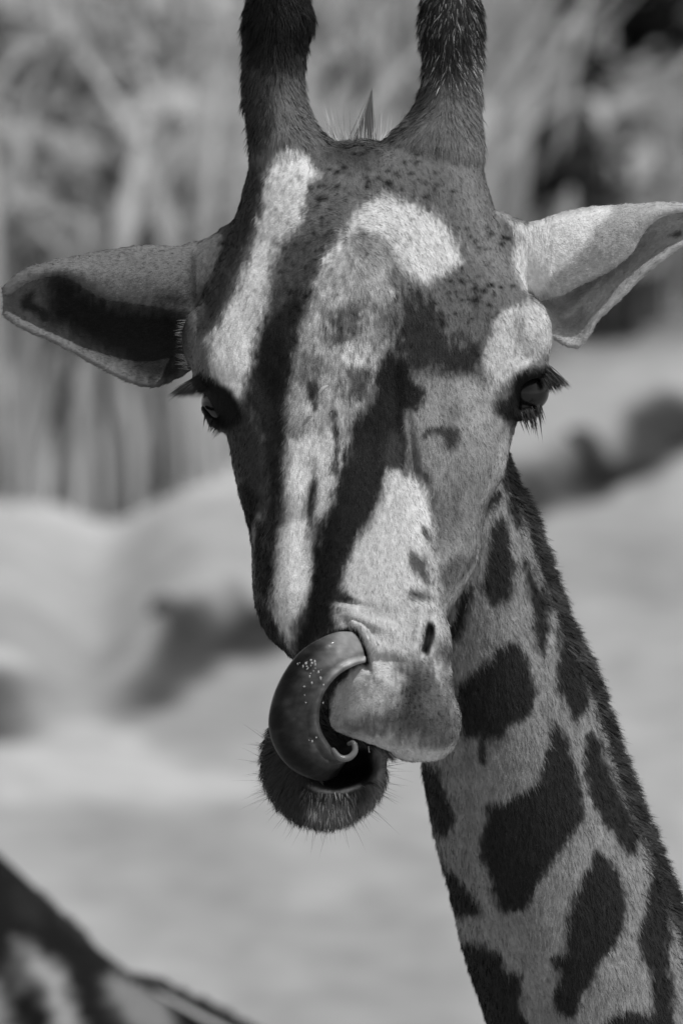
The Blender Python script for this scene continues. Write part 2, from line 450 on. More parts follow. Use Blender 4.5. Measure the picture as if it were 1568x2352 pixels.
# horns
def horn(tab):
    R = []
    for y, xl, xr, dc, rd in spline(tab, 40):
        th = np.linspace(0, 2*math.pi, 30, endpoint=False)
        R.append(np.stack([(xl+xr)/2+(xr-xl)/2*np.cos(th), dc+rd*np.sin(th), np.full(30, -y)], -1))
    S.rings(np.array(R))
horn([(-88, 612, 668, 292, 22), (-70, 588, 692, 288, 50), (-35, 572, 708, 280, 66), (0, 568, 713, 270, 74), (55, 556, 721, 255, 78), (110, 557, 706, 245, 72),
      (190, 557, 697, 215, 70), (250, 560, 710, 190, 72), (300, 568, 738, 160, 80), (345, 570, 790, 140, 84), (390, 572, 800, 150, 80), (440, 590, 790, 210, 70)])
horn([(-72, 1000, 1062, 292, 20), (-55, 984, 1082, 288, 45), (-20, 972, 1098, 282, 64), (30, 963, 1107, 265, 76), (80, 961, 1110, 255, 78), (150, 970, 1106, 240, 72),
      (215, 962, 1104, 208, 70), (265, 938, 1104, 180, 75), (300, 905, 1108, 158, 82), (340, 862, 1114, 142, 84), (390, 850, 1112, 150, 80), (440, 870, 1096, 210, 70)])
S.ball((820, 190, -395), (200, 120, 72), 30)
# ears
def ear(tab, dbase, dtip, cav, flip=1):
    T = spline([t for t in tab], 44); G = []
    for i, (tx, ty, ix, iy, bx, by) in enumerate(T):
        u = i/43; d0 = dbase+(dtip-dbase)*u; k = cav*math.sin(math.pi*min(.15+u*.82, 1))**.7
        t_, i_, b_ = np.array([tx, ty]), np.array([ix, iy]), np.array([bx, by])
        cp = [(*i_, d0-k*.55), (*(i_*.5+t_*.5), d0-k*.72), (*(i_*.08+t_*.92), d0-k*.42), (*t_, d0), (*(t_*.75+b_*.25), d0+k*.5), (*(t_*.45+b_*.55), d0+k*.62), (*(t_*.15+b_*.85), d0+k*.2), (*b_, d0-k*.25)]
        q = spline(cp, 34); G.append(np.stack([q[:, 0], q[:, 2], -q[:, 1]], -1))
    S.sheet(np.array(G), 15)
ear([(545, 512, 450, 728, 446, 850), (437, 573, 378, 711, 352, 890), (337, 573, 300, 698, 268, 864), (240, 586, 230, 684, 192, 822), (175, 597, 184, 652, 130, 788), (112, 610, 140, 632, 82, 767), (52, 628, 80, 642, 42, 748), (8, 668, 14, 684, 8, 722)], 190, 130, 85)
ear([(1142, 488, 1232, 697, 1250, 770), (1212, 518, 1285, 682, 1325, 800), (1290, 497, 1345, 650, 1373, 736), (1352, 484, 1400, 623, 1425, 684), (1420, 479, 1450, 583, 1475, 632), (1482, 474, 1484, 525, 1525, 592), (1560, 473, 1540, 488, 1590, 548), (1640, 486, 1634, 495, 1640, 515)], 190, 120, 75)
S.ball((470, 205, -640), (95, 70, 90), 24)
S.ball((1155, 205, -620), (80, 80, 108), 24)
# brows and eyelids
S.ball((1205, 75, -775), (62, 92, 100), 24)
S.ball((468, 70, -780), (50, 75, 80), 24)
S.tube([(1158, 18, -925), (1172, -4, -882), (1205, -6, -856), (1240, 22, -848), (1258, 76, -854)], [13, 19, 22, 20, 14], 12)
S.tube([(1156, 22, -915), (1165, 8, -940), (1195, 5, -956), (1225, 20, -952), (1242, 60, -935)], [10, 13, 14, 12, 9], 12)
S.tube([(552, 18, -960), (545, -4, -914), (515, -8, -882), (478, 14, -872), (448, 75, -872)], [12, 16, 18, 16, 12], 12)
S.tube([(552, 20, -955), (540, 5, -978), (512, 5, -984), (484, 20, -965), (464, 60, -935)], [10, 13, 13, 12, 9], 12)
# neck
NK = [(900, 850, 1120, 985, 330, 430, 560, 2.0), (1020, 900, 1160, 1030, 250, 420, 590, 2.0), (1100, 925, 1180, 1050, 240, 430, 610, 2.0),
      (1180, 935, 1213, 1070, 235, 440, 640, 2.0), (1293, 935, 1252, 1095, 230, 450, 670, 2.0), (1411, 935, 1293, 1115, 225, 460, 700, 2.0),
      (1505, 940, 1340, 1140, 220, 465, 710, 2.0), (1617, 962, 1382, 1165, 215, 470, 730, 2.0), (1764, 972, 1432, 1200, 212, 478, 745, 2.0),
      (1852, 985, 1462, 1225, 210, 480, 750, 2.0), (1940, 1002, 1500, 1250, 208, 484, 760, 2.0), (2057, 1036, 1545, 1290, 205, 490, 775, 2.0),
      (2175, 1062, 1590, 1330, 202, 495, 790, 2.0), (2293, 1100, 1640, 1370, 200, 500, 800, 2.0), (2420, 1138, 1700, 1420, 195, 510, 825, 2.0), (2700, 1240, 1840, 1540, 190, 540, 890, 2.0)]
S.rings(ysec(NK, 60, 60))
V, F = S.remesh(4.6, .001)
xs, ds, ys_ = V[:, 0], V[:, 1], -V[:, 2]
earw = np.where(((xs < 425) | (xs > 1285)) & (ys_ < 900), .35, 1.0)
V = lap(V, F, 16, earw)
N = vnormals(V, F)
if (N*(V-V.mean(0))).sum(1).mean() < 0: F = F[:, ::-1].copy(); N = -N

# sculpting strokes: (x, y, rx, ry, angle, amount towards the viewer)
def stroke(V, x, y, rx, ry, ang, amt, dmax=250, sharp=1.0):
    c, s_ = math.cos(math.radians(ang)), math.sin(math.radians(ang))
    dx = V[:, 0]-x; dy = -V[:, 2]-y
    a1 = (dx*c+dy*s_)/rx; b1 = (-dx*s_+dy*c)/ry
    g = np.exp(-(a1*a1+b1*b1)**sharp)*(V[:, 1] < dmax)*(N[:, 1] < .15)
    V[:, 1] -= amt*(1.55 if abs(amt) < 22 else 1)*g*np.clip(-N[:, 1]*1.6, 0, 1)
for st in [
 (815, 640, 110, 150, 0, 20), (1000, 560, 110, 90, 20, 10), (640, 560, 60, 160, 12, 8),
 (1100, 850, 60, 120, 15, -20), (610, 880, 45, 110, -12, -18), (905, 880, 18, 90, -3, -8), (870, 1010, 60, 120, 10, -10),
 (955, 1090, 10, 95, -8, -13), (985, 1010, 40, 60, 0, 8), (1100, 1060, 70, 110, 15, 14), (1150, 1000, 20, 90, 18, 12),
 (1030, 1180, 22, 110, 14, -16), (700, 1200, 16, 80, 8, -12), (712, 1150, 10, 60, 5, -10), (660, 1120, 30, 130, 4, 14),
 (640, 1340, 45, 120, 3, 18), (596, 1250, 8, 120, 4, -12), (1070, 1240, 28, 70, 25, 14), (1085, 1290, 6, 80, 30, -10),
 (984, 1456, 12, 42, 11, -44, 250, 1.1), (972, 1500, 10, 14, 0, -20), (1008, 1440, 26, 60, -10, 20), (965, 1430, 16, 55, 5, 12), (995, 1395, 34, 10, 0, 9),
 (800, 1385, 34, 6, 8, -9), (840, 1425, 55, 14, 20, 10), (870, 1515, 70, 14, 8, -12), (850, 1560, 70, 28, 5, 9),
 (990, 1600, 55, 90, -8, 14), (905, 1385, 45, 22, 0, 9), (955, 1370, 24, 6, 25, -8), (765, 1392, 40, 5, 5, 6),
 (727, 1570, 16, 60, 10, -40), (840, 1525, 8, 26, -25, -26, 250, 1.2), (1170, 790, 4, 60, 14, -5), (1158, 800, 4, 60, 16, -5), (1185, 775, 4, 55, 16, -4), (795, 1757, 72, 38, -12, -120, 250, 1.6), (780, 1812, 75, 9, -6, 13), (735, 1850, 90, 30, 0, 6),
 (990, 1640, 60, 60, 0, 8)]:
    stroke(V, *st)
# fine unevenness of the coat
nf = fbm(V[:, 0]/26, V[:, 2]/46, 3)*2.2+fbm(V[:, 0]/7+9, V[:, 2]/15+V[:, 1]/15, 2)*1.1
V = V+N*nf[:, None]
V = lap(V, F, 1, earw*.7)
N = vnormals(V, F)

# ------------------------------------------------------------------ coat markings with light and shade painted in
def zone(x0, y0, k, pts): return [((x0+a*k)/1.7009, (y0+b*k)/1.7009) for a, b in pts]
A = lambda *p: zone(800, 0, .829, p)
B = lambda *p: zone(700, 1000, 1.0204, p)
Mz = lambda *p: zone(900, 2300, .6378, p)
EL = lambda *p: zone(0, 800, .6378, p)
ER = lambda *p: zone(1800, 700, .553, p)
NZ = lambda *p: zone(1500, 1700, .978, p)
def lay(v, x, y, pts, val, soft=6, jag=5, sm=True, op=1.0):
    P = smooth_poly(pts) if sm else np.array(pts, float)
    m = soft+jag+4
    q = (x > P[:, 0].min()-m) & (x < P[:, 0].max()+m) & (y > P[:, 1].min()-m) & (y < P[:, 1].max()+m)
    if not q.any(): return
    X, Y = x[q], y[q]; sd = sdist(X, Y, P)+jag*(fbm(X/5.5, Y/19, 2)+.5*fbm(X/24, Y/24, 2))
    al = np.clip(.5+sd/(2*soft), 0, 1); al = al*al*(3-2*al)*op
    v[q] = v[q]*(1-al)+val*al
HEAD = [  # face patches and freckles, plus sun and shade bands painted into the colour
 (ER((240, 215), (460, 330), (700, 200), (900, 500), (760, 700), (560, 800), (430, 760), (345, 560), (375, 480), (370, 390), (320, 290)), 222, 7, 4),  # sunlit root of the right ear, painted pale
 # horns and crown
 (A((100, -60), (520, -60), (530, 180), (450, 300), (330, 360), (200, 400), (150, 200)), 15, 34, 10),
 (A((180, 300), (330, 400), (300, 640), (230, 760), (280, 900), (200, 1150), (60, 1500), (-60, 1560), (100, 1100), (160, 700)), 50, 14, 8),
 (A((960, -60), (1330, -60), (1330, 200), (1250, 330), (1200, 420), (1120, 400), (1030, 460), (1000, 300)), 38, 26, 10),
 (A((1010, 300), (1080, 360), (1060, 520), (950, 620), (840, 700), (760, 780), (600, 760), (560, 620), (700, 680), (860, 650), (980, 540)), 62, 16, 10),
 (A((1200, 700), (1300, 600), (1340, 900), (1440, 1100), (1430, 1380), (1300, 1300), (1220, 1050), (1180, 850)), 112, 30, 8),
 # pale streak
 (A((345, 715), (400, 695), (465, 730), (530, 810), (490, 880), (470, 960), (440, 1080), (385, 1200), (340, 1370), (285, 1568), (250, 1740), (150, 1900), (60, 1800), (20, 1640), (60, 1530), (150, 1370), (215, 1170), (255, 1030), (285, 880), (310, 770)), 206, 9, 9),
 # dark band
 (B((400, -60), (540, -60), (545, 70), (480, 190), (450, 330), (330, 330), (350, 100)), 66, 20, 10),
 (B((400, 190), (440, 130), (480, 150), (478, 200), (450, 330), (440, 430), (412, 560), (404, 720), (400, 880), (385, 1000), (370, 1080), (352, 1180), (350, 1290), (325, 1280), (318, 1150), (330, 1000), (330, 850), (310, 700), (250, 560), (262, 480), (290, 380), (315, 290), (350, 240)), 34, 15, 10),
 # left cheek
 (B((170, 640), (260, 600), (320, 720), (330, 900), (330, 1050), (320, 1280), (350, 1380), (400, 1520), (330, 1460), (285, 1330), (270, 1150), (230, 880), (190, 760)), 56, 14, 6),
 (B((365, 600), (400, 620), (405, 700), (380, 730), (360, 680)), 32, 8, 5),
 (B((235, 880), (260, 870), (295, 930), (290, 1010), (275, 1080), (255, 1000)), 26, 6, 4),
 (B((300, 985), (320, 995), (300, 1060), (283, 1110), (276, 1060)), 125, 5, 2),
 (B((305, 1010), (325, 1080), (318, 1180), (300, 1240), (290, 1160), (292, 1080)), 24, 6, 4),
 (B((330, 1100), (350, 1180), (350, 1290), (325, 1310), (312, 1240), (320, 1160)), 26, 6, 4),
 (B((272, 1130), (286, 1150), (284, 1240), (274, 1330), (268, 1240)), 130, 4, 2),
 (B((330, 1330), (365, 1390), (395, 1440), (430, 1560), (370, 1520), (310, 1430), (285, 1340)), 34, 8, 5),
 # middle of the face
 (B((560, 10), (640, -60), (800, -40), (880, 60), (850, 180), (845, 300), (810, 350), (770, 430), (740, 530), (690, 620), (655, 740), (620, 850), (600, 940), (560, 1010), (520, 1100), (515, 1180), (505, 1300), (492, 1400), (455, 1520), (400, 1460), (352, 1340), (375, 1200), (382, 1080), (408, 950), (410, 700), (412, 570), (440, 440), (482, 240), (520, 120)), 152, 10, 9),
 (A((770, 940), (860, 915), (950, 950), (1080, 1010), (1150, 1090), (1200, 1190), (1180, 1250), (1110, 1300), (1060, 1340), (1000, 1320), (900, 1220), (850, 1160), (780, 1110), (700, 1110), (640, 1200), (590, 1260), (570, 1230), (630, 1120), (700, 1010)), 194, 12, 11),
 (A((700, 1130), (800, 1110), (880, 1180), (880, 1250), (760, 1230), (680, 1190)), 128, 14, 10),
 (B((490, 230), (560, 250), (570, 290), (500, 300), (470, 280)), 182, 10, 9),
 (B((590, 340), (700, 330), (730, 400), (650, 430), (600, 400)), 176, 12, 10),
 (B((600, 200), (680, 190), (700, 260), (640, 330), (560, 330), (570, 270)), 92, 10, 16),
 (B((440, 360), (530, 370), (560, 420), (520, 480), (470, 500), (450, 440)), 104, 9, 14),
 (B((640, 440), (740, 440), (720, 560), (660, 560), (620, 500)), 84, 10, 16),
 (B((490, 480), (530, 500), (530, 590), (505, 570)), 55, 6, 6),
 (B((440, 690), (520, 660), (600, 700), (600, 820), (590, 940), (540, 1000), (500, 960), (460, 950), (410, 920), (412, 780)), 184, 12, 8),
 (B((580, 600), (600, 600), (610, 700), (605, 830), (590, 830), (594, 720)), 58, 5, 7),
 (B((485, 940), (500, 880), (530, 850), (520, 940), (510, 1010), (530, 1040), (500, 1030)), 74, 5, 4),
 (B((395, 1050), (480, 1020), (510, 1140), (512, 1230), (500, 1340), (465, 1360), (430, 1420), (440, 1490), (405, 1450), (360, 1350), (372, 1200)), 190, 7, 5),
 (B((470, 1350), (495, 1370), (480, 1460), (445, 1490), (430, 1430)), 118, 8, 5),
 (B((525, 1010), (560, 1010), (545, 1080), (515, 1170), (508, 1120)), 66, 5, 5),
 (B((740, 200), (830, 170), (850, 300), (780, 340), (745, 270)), 104, 12, 16),
 (B((830, 40), (870, 90), (850, 150), (800, 90)), 98, 8, 10),
 (B((560, 120), (620, 150), (590, 200), (550, 170)), 170, 9, 9),
 (B((660, 590), (700, 600), (680, 680), (650, 680)), 96, 8, 8),
 (B((420, 640), (470, 650), (470, 690), (425, 690)), 118, 8, 9),
 # forehead right, dark
 (B((860, 160), (960, 170), (1010, 260), (1060, 330), (1150, 330), (1160, 420), (1080, 460), (960, 440), (880, 440), (830, 330), (850, 230)), 44, 18, 22),
 # right cheek
 (B((900, 460), (1020, 470), (1150, 470), (1200, 560), (1275, 650), (1290, 700), (1230, 850), (1160, 930), (1180, 1050), (1160, 1180), (1100, 1280), (1010, 1370), (985, 1270), (965, 1000), (900, 820), (885, 640), (890, 540)), 126, 14, 9),
 (B((1230, 690), (1290, 700), (1250, 830), (1170, 930), (1160, 900), (1200, 800)), 160, 10, 5),
 (B((935, 690), (960, 655), (1010, 650), (1060, 655), (1072, 700), (1050, 745), (1020, 740), (1000, 690), (970, 680)), 50, 8, 6),
 (B((1000, 560), (1090, 590), (1060, 640), (1000, 610)), 104, 10, 12),
 (B((1100, 560), (1180, 600), (1170, 680), (1110, 660)), 142, 14, 12),
 (B((955, 880), (1005, 940), (1005, 1060), (975, 1010)), 88, 8, 10),
 (B((1060, 480), (1160, 490), (1190, 530), (1100, 540)), 146, 12, 10),
 (B((990, 960), (1060, 930), (1120, 1000), (1040, 1080), (980, 1120)), 100, 20, 14),
 # dark band from the brow to the nostril
 (B((790, 345), (820, 350), (835, 400), (860, 380), (890, 470), (935, 510), (930, 560), (900, 590), (872, 590), (880, 680), (872, 790), (810, 830), (785, 880), (745, 980), (700, 1050), (655, 1140), (628, 1240), (600, 1300), (570, 1400), (520, 1440), (470, 1520), (430, 1540), (480, 1450), (505, 1340), (515, 1200), (540, 1080), (585, 960), (615, 840), (650, 740), (662, 650), (700, 600), (735, 560), (760, 450)), 30, 9, 9),
 (B((800, 680), (850, 690), (850, 790), (800, 800)), 62, 16, 12),
 (B((860, 600), (885, 600), (900, 700), (890, 780), (870, 700)), 112, 6, 5),
 # muzzle top
 (B((800, 820), (860, 840), (930, 850), (960, 930), (965, 1060), (985, 1200), (1005, 1290), (1030, 1400), (1040, 1500), (1045, 1600), (720, 1600), (700, 1520), (640, 1450), (590, 1420), (585, 1350), (630, 1300), (620, 1250), (655, 1150), (705, 1060), (745, 985), (785, 885)), 172, 9, 8),
 (B((880, 860), (950, 880), (965, 1000), (960, 1080), (900, 1100), (880, 980)), 190, 12, 8),
 (B((925, 820), (960, 850), (985, 960), (965, 980), (950, 900)), 66, 6, 5),
 (B((875, 1135), (930, 1150), (965, 1250), (930, 1235), (880, 1180)), 74, 7, 7),
 (B((925, 1035), (950, 1050), (960, 1090), (935, 1080)), 76, 5, 4),
 (B((870, 1290), (940, 1285), (970, 1320), (900, 1320)), 92, 9, 7),
 (B((1020, 1180), (1070, 1145), (1085, 1170), (1050, 1220), (1020, 1260), (1005, 1210)), 84, 8, 5),
 (B((1095, 1190), (1140, 1110), (1155, 1080), (1150, 1160), (1110, 1230), (1085, 1260)), 84, 7, 4),
 (B((1160, 1080), (1175, 1100), (1140, 1200), (1090, 1270), (1020, 1350), (1010, 1320), (1080, 1240), (1130, 1170)), 158, 6, 3),
 (Mz((500, -20), (600, -20), (740, 60), (640, 70), (590, 150), (640, 220), (560, 280), (420, 380), (400, 300)), 32, 10, 5),
 (Mz((640, 30), (740, 45), (770, 70), (690, 70), (640, 60)), 50, 6, 4),
 # muzzle
 (Mz((700, 240), (760, 240), (800, 290), (832, 370), (846, 465), (765, 505), (705, 565), (645, 645), (625, 740), (618, 875), (440, 900), (430, 500), (560, 300)), 10, 4, 2),  # painted shade in the gap between tongue and muzzle
 (Mz((760, 478), (860, 455), (1050, 440), (1150, 420), (1290, 520), (1420, 780), (1400, 960), (1250, 1070), (900, 990), (700, 930), (606, 870), (608, 740), (625, 645), (690, 560)), 172, 6, 3),
 (Mz((1050, 470), (1150, 440), (1220, 480), (1330, 580), (1390, 720), (1420, 830), (1380, 950), (1300, 1010), (1150, 940), (1000, 900), (900, 860), (850, 790), (980, 720), (1040, 620)), 86, 26, 14),
 (Mz((1090, 500), (1180, 480), (1220, 600), (1150, 680), (1080, 620)), 56, 26, 10),
 (Mz((720, 830), (880, 830), (960, 880), (880, 890), (760, 880)), 96, 14, 10),
 (Mz((570, 855), (800, 900), (1000, 970), (1250, 990), (1380, 960), (1280, 1040), (1130, 1075), (950, 1010), (700, 920), (560, 880)), 182, 7, 3),
 (Mz((840, 530), (930, 560), (930, 580), (860, 560)), 96, 6, 4),
 (Mz((1200, 215), (1235, 215), (1248, 270), (1240, 340), (1205, 395), (1178, 380), (1180, 290)), 14, 5, 2),
 (Mz((1240, 300), (1350, 320), (1360, 420), (1310, 470), (1240, 420)), 128, 18, 6),
 (Mz((1300, 370), (1360, 360), (1355, 440), (1310, 470)), 84, 12, 5),
 # brow patch right
 (B((1270, 190), (1370, 175), (1430, 220), (1455, 300), (1440, 380), (1380, 395), (1300, 450), (1220, 500), (1180, 460), (1160, 400), (1185, 300), (1230, 230)), 180, 10, 7),
 (B((1290, 460), (1380, 420), (1450, 450), (1410, 540), (1370, 610), (1290, 640), (1215, 605), (1215, 565), (1265, 530), (1280, 490)), 20, 8, 4),
 (B((-20, 460), (80, 455), (160, 495), (215, 540), (240, 620), (205, 655), (140, 662), (100, 615), (60, 540), (-20, 530)), 12, 8, 3),
]
CHIN = [
 (Mz((540, 1180), (620, 1080), (740, 1000), (880, 985), (890, 1060), (840, 1160), (740, 1200), (640, 1225)), 5, 6, 2),  # darkness inside the mouth, painted black
 (Mz((470, 1200), (560, 1225), (660, 1240), (780, 1200), (790, 1215), (680, 1258), (560, 1250), (490, 1225)), 120, 4, 2),
 (Mz((870, 980), (960, 980), (960, 1130), (900, 1300), (830, 1380), (800, 1340), (880, 1180)), 120, 18, 6),
 (Mz((480, 1330), (640, 1300), (780, 1330), (780, 1440), (600, 1460), (480, 1420)), 96, 16, 10),
]
EARS = [  # ear shading painted in: dark hollow, sunlit pale patch
 (EL((300, 460), (400, 430), (480, 470), (520, 510), (600, 560), (700, 605), (900, 625), (1120, 680), (1120, 1040), (1000, 1080), (880, 1070), (760, 980), (560, 860), (420, 760), (300, 700), (290, 580)), 32, 34, 12),
 (EL((130, 590), (180, 540), (215, 550), (210, 600), (300, 650), (290, 720), (200, 660), (140, 640)), 45, 10, 4),
 (EL((940, 560), (1060, 540), (1150, 600), (1000, 610)), 62, 18, 5),
 (EL((1180, 300), (1220, 400), (1210, 560), (1270, 580), (1260, 640), (1180, 600), (1170, 400)), 62, 14, 5),
 (ER((240, 215), (460, 330), (640, 270), (1050, 200), (960, 330), (880, 450), (760, 600), (620, 700), (560, 800), (430, 770), (340, 560), (370, 400)), 222, 14, 4),
 (ER((570, 830), (700, 860), (780, 780), (1000, 670), (1130, 600), (1000, 720), (830, 880), (740, 960), (860, 900), (880, 1000), (830, 1080), (690, 1060), (650, 950)), 122, 18, 6),
 (ER((700, 970), (760, 950), (830, 870), (1000, 690), (1020, 660), (1000, 720), (850, 890), (770, 970)), 158, 4, 2),
 (ER((1470, 395), (1540, 370), (1550, 400), (1500, 415)), 80, 6, 3),
]
NECK = [
 NZ((460, 315), (490, 400), (516, 520), (508, 640), (480, 665), (440, 680), (400, 655), (388, 600), (405, 500), (425, 400)),
 NZ((555, 480), (600, 570), (650, 650), (656, 740), (645, 870), (620, 870), (590, 720), (565, 600)),
 NZ((350, 615), (332, 700), (305, 790), (268, 825), (255, 780), (290, 700), (310, 640)),
 NZ((530, 835), (570, 900), (597, 1000), (582, 1110), (500, 1160), (480, 1210), (415, 1220), (402, 1300), (378, 1270), (372, 1195), (310, 1195), (280, 1050), (330, 965), (400, 915), (460, 845)),
 NZ((480, 110), (510, 140), (520, 200), (548, 260), (542, 370), (510, 330), (488, 260)),
 NZ((590, 390), (640, 410), (690, 500), (720, 610), (740, 680), (680, 600), (625, 500)),
 NZ((705, 755), (760, 780), (790, 850), (805, 1000), (802, 1080), (755, 1140), (730, 1090), (690, 1010), (690, 880)),
 NZ((678, 1145), (720, 1200), (752, 1290), (785, 1420), (785, 1540), (740, 1600), (690, 1680), (650, 1730), (600, 1810), (570, 1880), (520, 1900), (455, 1895), (430, 1800), (380, 1650), (400, 1550), (410, 1480), (500, 1460), (540, 1430), (600, 1400), (630, 1340), (650, 1260), (665, 1180)),
 NZ((805, 1205), (850, 1195), (880, 1290), (920, 1390), (960, 1480), (1015, 1590), (1000, 1650), (970, 1675), (920, 1590), (865, 1535), (830, 1450), (800, 1330)),
 NZ((850, 1660), (900, 1700), (950, 1800), (962, 1900), (945, 2000), (900, 2050), (860, 2110), (830, 2180), (790, 2230), (775, 2290), (735, 2320), (690, 2295), (670, 2230), (700, 2160), (665, 2090), (720, 2060), (730, 1920), (775, 1800), (820, 1720)),
 NZ((1075, 1735), (1120, 1800), (1140, 1950), (1130, 2100), (1150, 2200), (1145, 2450), (1060, 2420), (1070, 2300), (1060, 2150), (1020, 2050), (1040, 1900)),
 NZ((100, 1290), (200, 1320), (240, 1420), (280, 1510), (270, 1570), (220, 1600), (180, 1520)),
 NZ((215, 1700), (300, 1780), (380, 1890), (370, 1915), (280, 1900)),
 NZ((280, 2030), (430, 2050), (470, 2090), (480, 2140), (550, 2160), (540, 2270), (600, 2420), (440, 2440), (320, 2200)),
 NZ((940, 2310), (1060, 2320), (1040, 2440), (900, 2440), (880, 2350)),
 NZ((392, 270), (455, 215), (470, 240), (440, 290), (400, 305)),
 NZ((700, 2420), (840, 2400), (860, 2640), (700, 2660)),
]
rsf = np.random.RandomState(3)
FRECK = []
for (x0, y0, x1, y1, n) in [(640, 330, 1010, 470, 70), (640, 470, 800, 700, 40), (1000, 640, 1180, 770, 34), (620, 700, 700, 820, 10), (600, 400, 1120, 820, 60), (560, 380, 700, 760, 24), (1080, 520, 1165, 640, 12)]:
    for i in range(n): FRECK.append((rsf.uniform(x0, x1), rsf.uniform(y0, y1), rsf.uniform(2.5, 7), rsf.uniform(2.5, 6), rsf.uniform(.25, .75)))
for x, y, r in [(1110, 668, 9), (1090, 690, 10), (1128, 655, 7), (1150, 660, 6), (1155, 545, 8), (1150, 560, 7), (1166, 548, 7), (510, 558, 7), (1122, 700, 6), (978, 452, 7), (790, 385, 8), (775, 395, 7), (890, 420, 9), (735, 455, 8)]:
    FRECK.append((x, y, r, r*.7, .8))
for i in range(60):   # dark dots on the lip
    FRECK.append((rsf.normal(955, 34), rsf.normal(1615, 40), rsf.uniform(1.5, 3.2), rsf.uniform(1.5, 3.2), rsf.uniform(.4, .8)))

def coat(x, y, dep, seed=0):
    """display level of the coat at each point, painted light and shade included"""
    v = np.empty_like(x)
    isneck = (y > 880) & (dep > np.where(y > 1450, 130, 195)) & (x > 840)
    isear = (((x < 452) & (y < 905)) | ((x > 1215) & (y < 850) & (dep > 125)) | ((x > 1270) & (y < 850))) & ~isneck
    ischin = (y > 1560) & ~isneck & (((x-745)**2/152**2+(y-1752)**2/160**2) < 1) & (dep > -375)
    ishead = ~isneck & ~isear & ~ischin
    # head
    q = ishead; X, Y = x[q], y[q]; h = np.full(X.shape, 92.)
    h += 8*fbm(X/50, Y/60, 3)
    for pts, val, soft, jag in HEAD: lay(h, X, Y, pts, val, soft*1.4, jag*1.5)
    mid = np.exp(-(((X-790)/150)**4+((Y-800)/260)**4))
    h = h*(1+(.09+.10*mid)*fbm(X/4.5, Y/13, 2)+(.05+.24*mid)*fbm(X/13+5, Y/26, 3))
    fr = np.ones_like(X)
    for cx, cy, rx, ry, a1 in FRECK:
        m = (abs(X-cx) < rx*2.5) & (abs(Y-cy) < ry*2.5)
        if m.any(): fr[m] *= 1-a1*np.exp(-(((X[m]-cx)/rx)**2+((Y[m]-cy)/ry)**2))
    h = np.where(h < 70, h*(.80+.20*np.clip(h/70, 0, 1)**2), h)
    lightf = np.clip((h-110)/70, 0, 1)
    h = h*(fr*(1-.6*lightf)+.6*lightf)
    v[q] = h
    q = ischin; X, Y = x[q], y[q]; h = 44+6*fbm(X/20, Y/20, 2)
    for pts, val, soft, jag in CHIN: lay(h, X, Y, pts, val, soft, jag)
    v[q] = h
    q = isear; X, Y = x[q], y[q]; h = np.where(X < 700, 104., 160.)+5*fbm(X/40, Y/40, 2)  # left ear painted as shaded, right ear as sunlit
    for pts, val, soft, jag in EARS: lay(h, X, Y, pts, val, soft, jag)
    v[q] = h
    q = isneck; X, Y = x[q], y[q]; h = 127+7*fbm(X/18, Y/50, 3)
    for pts in NECK: lay(h, X, Y, pts, 33, 10, 10)
    h = h*(1+.08*fbm(X/30, Y/40, 3))
    v[q] = h
    return np.clip(v, 3, 255)

hv = coat(V[:, 0], -V[:, 2], V[:, 1])
PW = W(V[:, 0], -V[:, 2], V[:, 1])
# torso and legs, outside the picture
def body_rest(anchor, r0, shoulder, rump, s):
    s.tube([anchor+(0, -.02, .1), anchor*.5+shoulder*.5, shoulder], [r0, r0*1.35, r0*2.0], 18)
    s.tube([shoulder, shoulder*.5+rump*.5-(0, 0, .05), rump], [.36, .42, .34], 20, 20)
    for base, side in ((shoulder, -1), (shoulder, 1), (rump, -1), (rump, 1)):
        d = rump-shoulder; n = np.array([-d[1], d[0], 0]); n /= np.linalg.norm(n)
        h = base+n*.2*side; gz = 0.02
        s.tube([h+(0, 0, -.1), np.array([h[0], h[1]+.03, base[2]*.5]), np.array([h[0], h[1], base[2]*.25]), np.array([h[0], h[1], gz+.09])], [.15, .085, .05, .05], 12)
        s.tube([np.array([h[0], h[1], gz+.14]), np.array([h[0], h[1]-.03, gz+.05])], [.055, .07], 12)
def patches(P, lo, hi):
    c = RS.rand(260, 3)*np.array([5, 5, 4])+np.array([P[:, 0].min()-.5, P[:, 1].min()-.5, 0])
    d = np.sort(np.linalg.norm(P[:, None]-c[None], axis=2), 1)[:, :2]
    t = np.clip((d[:, 1]-d[:, 0]-.035)/.03, 0, 1); return hi*(1-t)+lo*t
anchor = W(1540., 2690., 540.)
foot = np.array([anchor[0]+.75, anchor[1]+1.6, 0])
R = Soup(); sh = np.array([anchor[0]+.3, anchor[1]+.6, 1.45]); rp = np.array([anchor[0]+1.1, anchor[1]+1.5, 1.3])
body_rest(anchor, .14, sh, rp, R)
RV, RF = R.remesh(.035)
RV = lap(RV, RF, 3)
giraffe = empty('giraffe', (float(sh[0]), float(sh[1]), 0), 'giraffe facing the camera, curling its long tongue up into a nostril', 'giraffe')
allV = np.vstack([PW, RV]); allF = np.vstack([F, RF+len(PW)])
allc = np.concatenate([refl(hv)*.95, refl(patches(RV, 34, 128))])
body = fast_mesh('body', allV, allF, M_SKIN, giraffe, allc)

